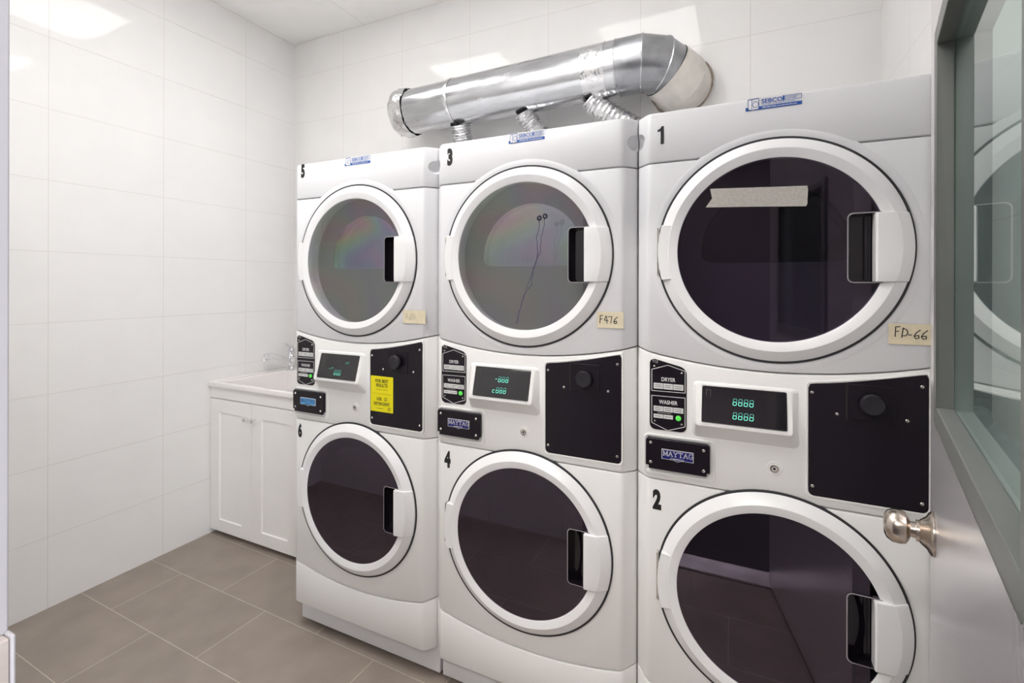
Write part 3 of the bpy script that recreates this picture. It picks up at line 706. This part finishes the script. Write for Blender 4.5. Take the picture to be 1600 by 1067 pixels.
# yellow sticker
s0, s1, w0, w1 = fx(.383,X5), fx(.486,X5), fz(.910,X5), fz(1.041,X5)
ys_ = MB().prism(rrect(s0,w0,s1,w1,.002,2), YFACE-.0026, YFACE-.0015).build('detergent_sticker', M['yellow'], m5, 0); ys_['label'] = 'yellow FOR BEST RESULTS USE DETERGENT sticker'
xm = (s0+s1)/2; yy = YFACE-.0031
for s_, dz, h, ws in (('FOR BEST', .106, .0115, .84), ('RESULTS', .090, .0115, .84), ('USE', .041, .0110, .9), ('DETERGENT', .0235, .0110, .84)):
    text(s_, 'sticker_lettering', xm-(.012 if s_ == 'USE' else 0), w0+dz, h, M['ink'], ys_, yy, ws, .03, 'CENTER')
text('Para mejores resultados', 'sticker_lettering', xm, w0+.079, .0038, M['ink'], ys_, yy, 1.0, 0, 'CENTER')
text('use detergente', 'sticker_lettering', xm-.010, w0+.0105, .0040, M['ink'], ys_, yy, 1.0, 0, 'CENTER')
hl = MB()
for cx_, cz_ in ((xm+.018, w0+.047),(xm+.034, w0+.0125)):
    hl.stroke([(cx_-.006,cz_-.004),(cx_-.004,cz_+.004),(cx_+.004,cz_+.005)], .0018, yy); hl.stroke([(cx_+.006,cz_+.004),(cx_+.004,cz_-.004),(cx_-.004,cz_-.005)], .0018, yy)
hl.stroke([(xm-.045, w0+.066),(xm+.045, w0+.066)], .0004, yy)
hl.build('sticker_marks', M['ink'], ys_, 0)
# two long wavy dark lines down the pane of dryer 3
sc = MB()
pa = [(850,341),(851,352),(846,372),(844,394),(836,412),(831,430),(822,450),(813,480),(806,515)]
pb = [(843,341),(842,355),(838,373),(841,392),(840,402),(833,420),(830,444),(818,462),(810,490),(805,512)]
for path in (pa, pb):
    q = []
    for (u0,v0),(u1,v1) in zip(path, path[1:]):
        for s_ in range(4): 
            u_, v_ = u0+(u1-u0)*s_/4, v0+(v1-v0)*s_/4
            X_, Z_ = onface(u_+random.uniform(-1,1), v_, -.0608); q.append((X_+.9583, Z_))
    sc.stroke(q, .0018, -.0607)
for (u, v) in ((843,341),(852,338)):
    X_, Z_ = onface(u, v, -.0608); sc.stroke([(X_+.9583+.006*math.cos(t_*PI/4), Z_+.006*math.sin(t_*PI/4)) for t_ in range(9)], .005, -.0607)
o = sc.build('wavy_line', M['dark_wavy'], m3, 0); o['label'] = 'two thin wavy dark lines down the dryer window'

# ------------------------------------------------------------------ duct
DY = .665; R0 = .1165
duct = empty('exhaust_duct', (-1.044, DY, 2.32), 'big round galvanised exhaust duct running above the machines into the wall', 'duct')
def dl(p): return (p[0]+1.044, p[1]-DY, p[2]-2.32)
zax = lambda x: 2.300+(x+1.674)*.022
def noisy_tube(xa, xb, r, n, name, m, amp=0, prt=duct, ns=48, bead=None):
    mb = MB(); path = []; rs = []
    for i in range(n+1):
        x = xa+(xb-xa)*i/n; path.append(dl((x, DY, zax(x)))); rs.append(r+(random.uniform(-amp,amp) if 0 < i < n else 0))
    mb.tube(path, rs, ns, caps=False)
    return mb.build(name, m, prt, 40)
main = noisy_tube(-1.310, -.481, R0, 10, 'duct_pipe', M['galv'])
noisy_tube(-1.620, -1.290, R0-.003, 4, 'duct_pipe', M['galv'])
noisy_tube(-1.315, -1.295, R0+.0018, 3, 'foil_tape', M['foil'], .0012, main)
noisy_tube(-.624, -.524, R0+.0012, 8, 'foil_tape', M['foil'], .0010, main)
# crumpled foil cap at the far left end
mb = MB(); rng = random.Random(3); prof = [(-.045,.100),(-.030,.117),(-.010,.124),(.012,.126),(.034,.123),(.050,.119)]
nn = 40; vs = []; fs = []
for j, (h, r_) in enumerate(prof):
    for i in range(nn):
        a = 2*PI*i/nn; q = r_+rng.uniform(-.0035,.0035); x = -1.600-.02+h+rng.uniform(-.003,.003)
        vs.append(dl((x, DY+q*math.cos(a), zax(x)+q*math.sin(a))))
for j in range(len(prof)-1):
    for i in range(nn): fs.append((j*nn+i, j*nn+(i+1)%nn, (j+1)*nn+(i+1)%nn, (j+1)*nn+i))
vs.append(dl((-1.660, DY, zax(-1.660)))); c_ = len(vs)-1
for i in range(nn): fs.append((i, (i+1)%nn, c_))
MB().add(vs, fs).build('foil_end_cap', M['foil'], duct, 20)
# seam of tape along the pipe (dark gap line)
mb = MB()
for (xa, xb, ang) in ((-1.044,-.964,.80),(-.924,-.764,.78)):
    n = 8; 
    for i in range(n):
        x0_, x1_ = xa+(xb-xa)*i/n, xa+(xb-xa)*(i+1)/n; rr = R0+.0012
        q = []
        for x_, da in ((x0_,0),(x1_,0),(x1_,.016),(x0_,.016)):
            aa = PI-ang+da; q.append(dl((x_, DY+rr*math.cos(aa), zax(x_)+rr*math.sin(aa))))
        mb.add(q, [(0,1,2,3)])
mb.build('open_seam', M['dark'], main, 0)
# elbow with beads
EP = [(-.481, DY, zax(-.481)), (-.383, DY, zax(-.39)), (-.318, DY+.028, 2.320), (-.288, DY+.072, 2.304)]
RE = .1175
cuts = []
for i, p in enumerate(EP):
    a = Vector(EP[max(i-1,0)]); b = Vector(EP[min(i+1,len(EP)-1)]); t_ = (b-a).normalized(); cuts.append((Vector(p), t_))
rings = []
nn = 64
for i, (p, t_) in enumerate(cuts):
    up = Vector((0,0,1)); s_ = t_.cross(up).normalized(); u_ = s_.cross(t_).normalized()
    rings.append([p+(s_*math.cos(2*PI*k_/nn)+u_*math.sin(2*PI*k_/nn))*RE for k_ in range(nn)])
el = MB()
for i in range(len(rings)-1):
    vs = [dl(q) for q in rings[i]]+[dl(q) for q in rings[i+1]]
    el.add(vs, [(k_, (k_+1)%nn, nn+(k_+1)%nn, nn+k_) for k_ in range(nn)])
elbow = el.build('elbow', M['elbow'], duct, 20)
for i in (0, 1, 2, 3):
    MB().tube([dl(q) for q in rings[i]]+[dl(rings[i][0]), dl(rings[i][1])], .0035, 8, False).build('bead', M['galv'], elbow)
# sleeve into the wall
p, t_ = cuts[-1]; q_ = Vector((-.243, YB-.001, 2.272))
MB().tube([dl(p-t_*.01), dl(q_-Vector((.003,.062,0))), dl(q_-Vector((.0,.012,0))), dl(q_)], [.121,.124,.126,.126], 48, False).build('wall_sleeve', M['collar'], duct, 30)
mb = MB(); rng = random.Random(5); v0 = []
for k_ in range(48):
    a = 2*PI*k_/48; v0.append((q_.x+.128*math.cos(a), YB-.010, q_.z+.128*math.sin(a)))
rs = [rng.uniform(.004,.009) for _ in range(50)]
mb.tube([dl(v) for v in v0+v0[:2]], rs, 8, False).build('sealant_bead', M['sealant'], duct)
# flexible dryer hoses hanging from the pipe
def flex(x0, x1, label):
    h = MB(); path = []; rs = []; n = 110
    P0, P1, P2, P3 = Vector((x0, DY, zax(x0)-R0+.004)), Vector((x0+(x1-x0)*.25, DY+.05, 2.09)), Vector((x1, .785, 2.03)), Vector((x1, .762, 1.62))
    B = Vector((x1, .705, 1.56))
    for i in range(n+1):
        t_ = i/n; p_ = P0*(1-t_)**3+P1*3*t_*(1-t_)**2+P2*3*t_*t_*(1-t_)+P3*t_**3
        path.append(p_-B); rs.append(.049+.0032*math.sin(i*1.57)+random.uniform(-.0016,.0016))
    for q in ((x1,.755,1.585),(x1,.735,1.565),(x1,.704,1.56)): path.append(Vector(q)-B); rs.append(.049)
    o = h.tube(path, rs, 24, False).build('flexible_hose', M['foil'], None, 25)
    o.location = B; o['label'] = label; o['category'] = 'hose'; o['group'] = 'foil hoses from the dryers up to the duct'
flex(-1.285, -1.30, 'crinkled foil hose hanging straight down under the left end of the duct')
flex(-.93, -.745, 'crinkled foil hose slanting down from the middle of the duct')
flex(-.61, -.185, 'crinkled foil hose slanting down from the duct just left of the elbow')

# ------------------------------------------------------------------ sink cabinet, sink top, faucet
CY = .285; cx0, cx1 = XL+.002, -1.983
cab = empty('sink_cabinet', (cx0, CY, 0), 'white two-door cabinet under the sink, between the left wall and the machines', 'cabinet')
wd = cx1-cx0
MB().box((0,.020,.028),(.016,.550,.822)).box((wd-.016,.020,.028),(wd,.550,.822)).box((.016,.020,.028),(wd-.016,.550,.044)).box((.016,.535,.044),(wd-.016,.550,.70)).box((.016,.020,.74),(wd-.016,.032,.757)).build('cabinet_body', M['cab'], cab, 0)
MB().box((.0,.070,.0),(wd,.53,.0275)).build('toe_kick', M['cab'], cab, 0)
MB().box((0,.001,.757),(wd,.0195,.822)).build('apron', M['cab'], cab, 30, .001)
def shaker(x0, x1, knobx, label):
    z0, z1 = .029, .7525; f = .075
    o = MB()
    ring_o = [(x0,z0),(x1,z0),(x1,z1),(x0,z1)]; ring_i = [(x0+f,z0+f-.012),(x1-f,z0+f-.012),(x1-f,z1-f+.005),(x0+f,z1-f+.005)]
    vs = [(x,0,z) for x,z in ring_o]+[(x,0,z) for x,z in ring_i]+[(x,.007,z) for x,z in [(a+(.003 if a < (x0+x1)/2 else -.003), b+(.003 if b < .4 else -.003)) for a,b in ring_i]]+[(x,.018,z) for x,z in ring_o]
    fs = [(i,(i+1)%4,4+(i+1)%4,4+i) for i in range(4)]+[(4+i,4+(i+1)%4,8+(i+1)%4,8+i) for i in range(4)]+[(8,9,10,11),(15,14,13,12)]+[(i,12+i,12+(i+1)%4,(i+1)%4) for i in range(4)]
    d = o.add(vs, fs).build('cabinet_door', M['cab'], cab, 0); d['label'] = label
    MB().lathe([(.006,.0),(.006,-.012),(.010,-.016),(.013,-.021),(.012,-.027),(.007,-.030),(.0001,-.031)], (knobx, 0, .674), 'y', 24).build('door_knob', M['chrome'], d)
shaker(.003, .3405, .3405-.028, 'left cabinet door')
shaker(.3435, wd, .3435+.028, 'right cabinet door')
sink = empty('sink', (cx0, CY, .822), 'white sink basin set on the white cabinet in the corner', 'sink')
d_ = .553; ov = .012
O = [(0,-ov),(wd+.002,-ov),(wd+.002,d_),(0,d_)]
I1 = [(.045,.030),(wd-.045,.030),(wd-.045,.455),(.045,.455)]; I2 = [(.065,.055),(wd-.065,.055),(wd-.065,.435),(.065,.435)]; I3 = [(.12,.11),(wd-.12,.11),(wd-.12,.40),(.12,.40)]
lev = [(O,0.0),(O,.022),([(x+(.006 if x < .1 else -.006), y+(.006 if y < .1 else -.006)) for x,y in O],.028),([(x+(.018 if x < .1 else -.018), y+(.018 if y < .1 else -.018)) for x,y in O],.021),(I1,.019),([(x+(.006 if x < .1 else -.006), y+(.006 if y < .1 else -.006)) for x,y in I1],.014),(I2,-.14),(I3,-.165)]
vs = []; fs = []
for k_, (pp, z) in enumerate(lev): vs += [(x,y,z) for x,y in pp]
for k_ in range(len(lev)-1): fs += [(4*k_+i,4*k_+(i+1)%4,4*k_+4+(i+1)%4,4*k_+4+i) for i in range(4)]
fs.append(tuple(4*(len(lev)-1)+i for i in range(4)))
MB().add(vs, fs).build('basin', M['sink'], sink, 50, .004, 3)
MB().lathe([(.03,0),(.028,.003),(.020,.002),(.0001,-.002)], (wd/2,.26,-.164), 'z', 24).build('drain', M['chrome'], sink)
fa = empty('faucet', (-2.600, .765, .842), 'chrome lever faucet on the back corner of the sink, next to the machines', 'faucet')
MB().lathe([(.030,0),(.030,.006),(.024,.010),(.021,.045),(.022,.062),(.026,.068),(.026,.088),(.022,.094),(.0001,.094)], (0,0,0), 'z', 32).build('faucet_body', M['chrome'], fa)
MB().tube([(0,-.008,.030),(-.002,-.045,.062),(-.004,-.10,.092),(-.005,-.145,.108),(-.005,-.170,.110)], [.018,.016,.0145,.0150,.017], 20).build('spout', M['chrome'], fa)
MB().lathe([(.020,.022),(.023,.010),(.023,-.016),(.019,-.020),(.0001,-.018)], (-.005,-.178,.100), 'y', 24).build('spray_head', M['chrome'], fa)
MB().lathe([(.022,.094),(.024,.110),(.022,.132),(.012,.142),(.0001,.144)], (0,0,0), 'z', 24).build('lever_cap', M['chrome'], fa)
MB().add([(-.016,-.005,.136),(.016,-.005,.136),(.012,-.052,.168),(-.012,-.052,.168),(-.014,.006,.150),(.014,.006,.150),(.012,-.052,.173),(-.012,-.052,.173)],
         [(0,1,2,3),(4,5,6,7),(0,1,5,4),(1,2,6,5),(2,3,7,6),(3,0,4,7)]).build('lever', M['chrome'], fa, 30, .003)

# ------------------------------------------------------------------ open door with its window
TH = math.radians(11.5)
door_o = bpy.data.objects.new('door_1', None); C.objects.link(door_o); struct(door_o)
door_o.location = (.2917, -.3769, 0); door_o.rotation_euler = (0, 0, PI/2-TH)   # local +x points away past the latch edge, local +y to the left (room side)
DW = .86
# local frame: s = distance back from the latch edge -> x = -s ; face towards the camera at y = 0, door body at y < 0
WZ0, WZ1, WS0, WS1 = 1.198, 1.743, .186, .720
def dbox(mb, s0, s1, k0, k1, z0, z1): return mb.box((-s1, k0, z0), (-s0, k1, z1))
fr = .030
slab = MB()
dbox(slab, 0, WS0+fr-.004, -.045, 0, .012, 2.085); dbox(slab, WS1-fr+.004, DW, -.045, 0, .012, 2.085)
dbox(slab, WS0+fr-.004, WS1-fr+.004, -.045, 0, .012, WZ0+fr-.008); dbox(slab, WS0+fr-.004, WS1-fr+.004, -.045, 0, WZ1-fr+.008, 2.085)
slab.build('door_leaf', M['stainless'], door_o, 0)
wf = MB()
fz_ = .026
dbox(wf, WS0, WS0+fr, -.0085, .010, WZ0, WZ1); dbox(wf, WS1-fr, WS1, -.0085, .010, WZ0, WZ1)
dbox(wf, WS0+fr, WS1-fr, -.0085, .010, WZ0, WZ0+fz_); dbox(wf, WS0+fr, WS1-fr, -.0085, .010, WZ1-fz_, WZ1)
wfo = wf.build('window_frame', M['frame_grey'], door_o, 0, .0012)
dbox(MB(), WS0+fr-.003, WS1-fr+.003, -.0145, -.0087, WZ0+fz_-.006, WZ1-fz_+.006).build('window_pane', M['door_glass'], door_o, 0)
KZ, KS = .9905, .060
kn = MB().lathe([(.034,.0005),(.034,.003),(.031,.006),(.025,.009),(.019,.016),(.0165,.018),(.0165,.022),(.0125,.0225),(.0120,.029),(.018,.031),(.0245,.035),(.0268,.043),(.0262,.052),(.0215,.060),(.0150,.0635),(.0001,.0645)], (-KS,0,KZ), 'y', 48)
kn.build('door_knob', M['steel'], door_o, 40)
MB().lathe([(.034,-.0455),(.034,-.048),(.019,-.061),(.0125,-.0675),(.012,-.074),(.0245,-.080),(.0268,-.088),(.0215,-.105),(.0001,-.1095)], (-KS,0,KZ), 'y', 48).build('door_knob', M['steel'], door_o, 40)
MB().box((-.0005,-.034,KZ-.055),(.0015,-.011,KZ+.055)).build('latch_plate', M['steel'], door_o, 0)
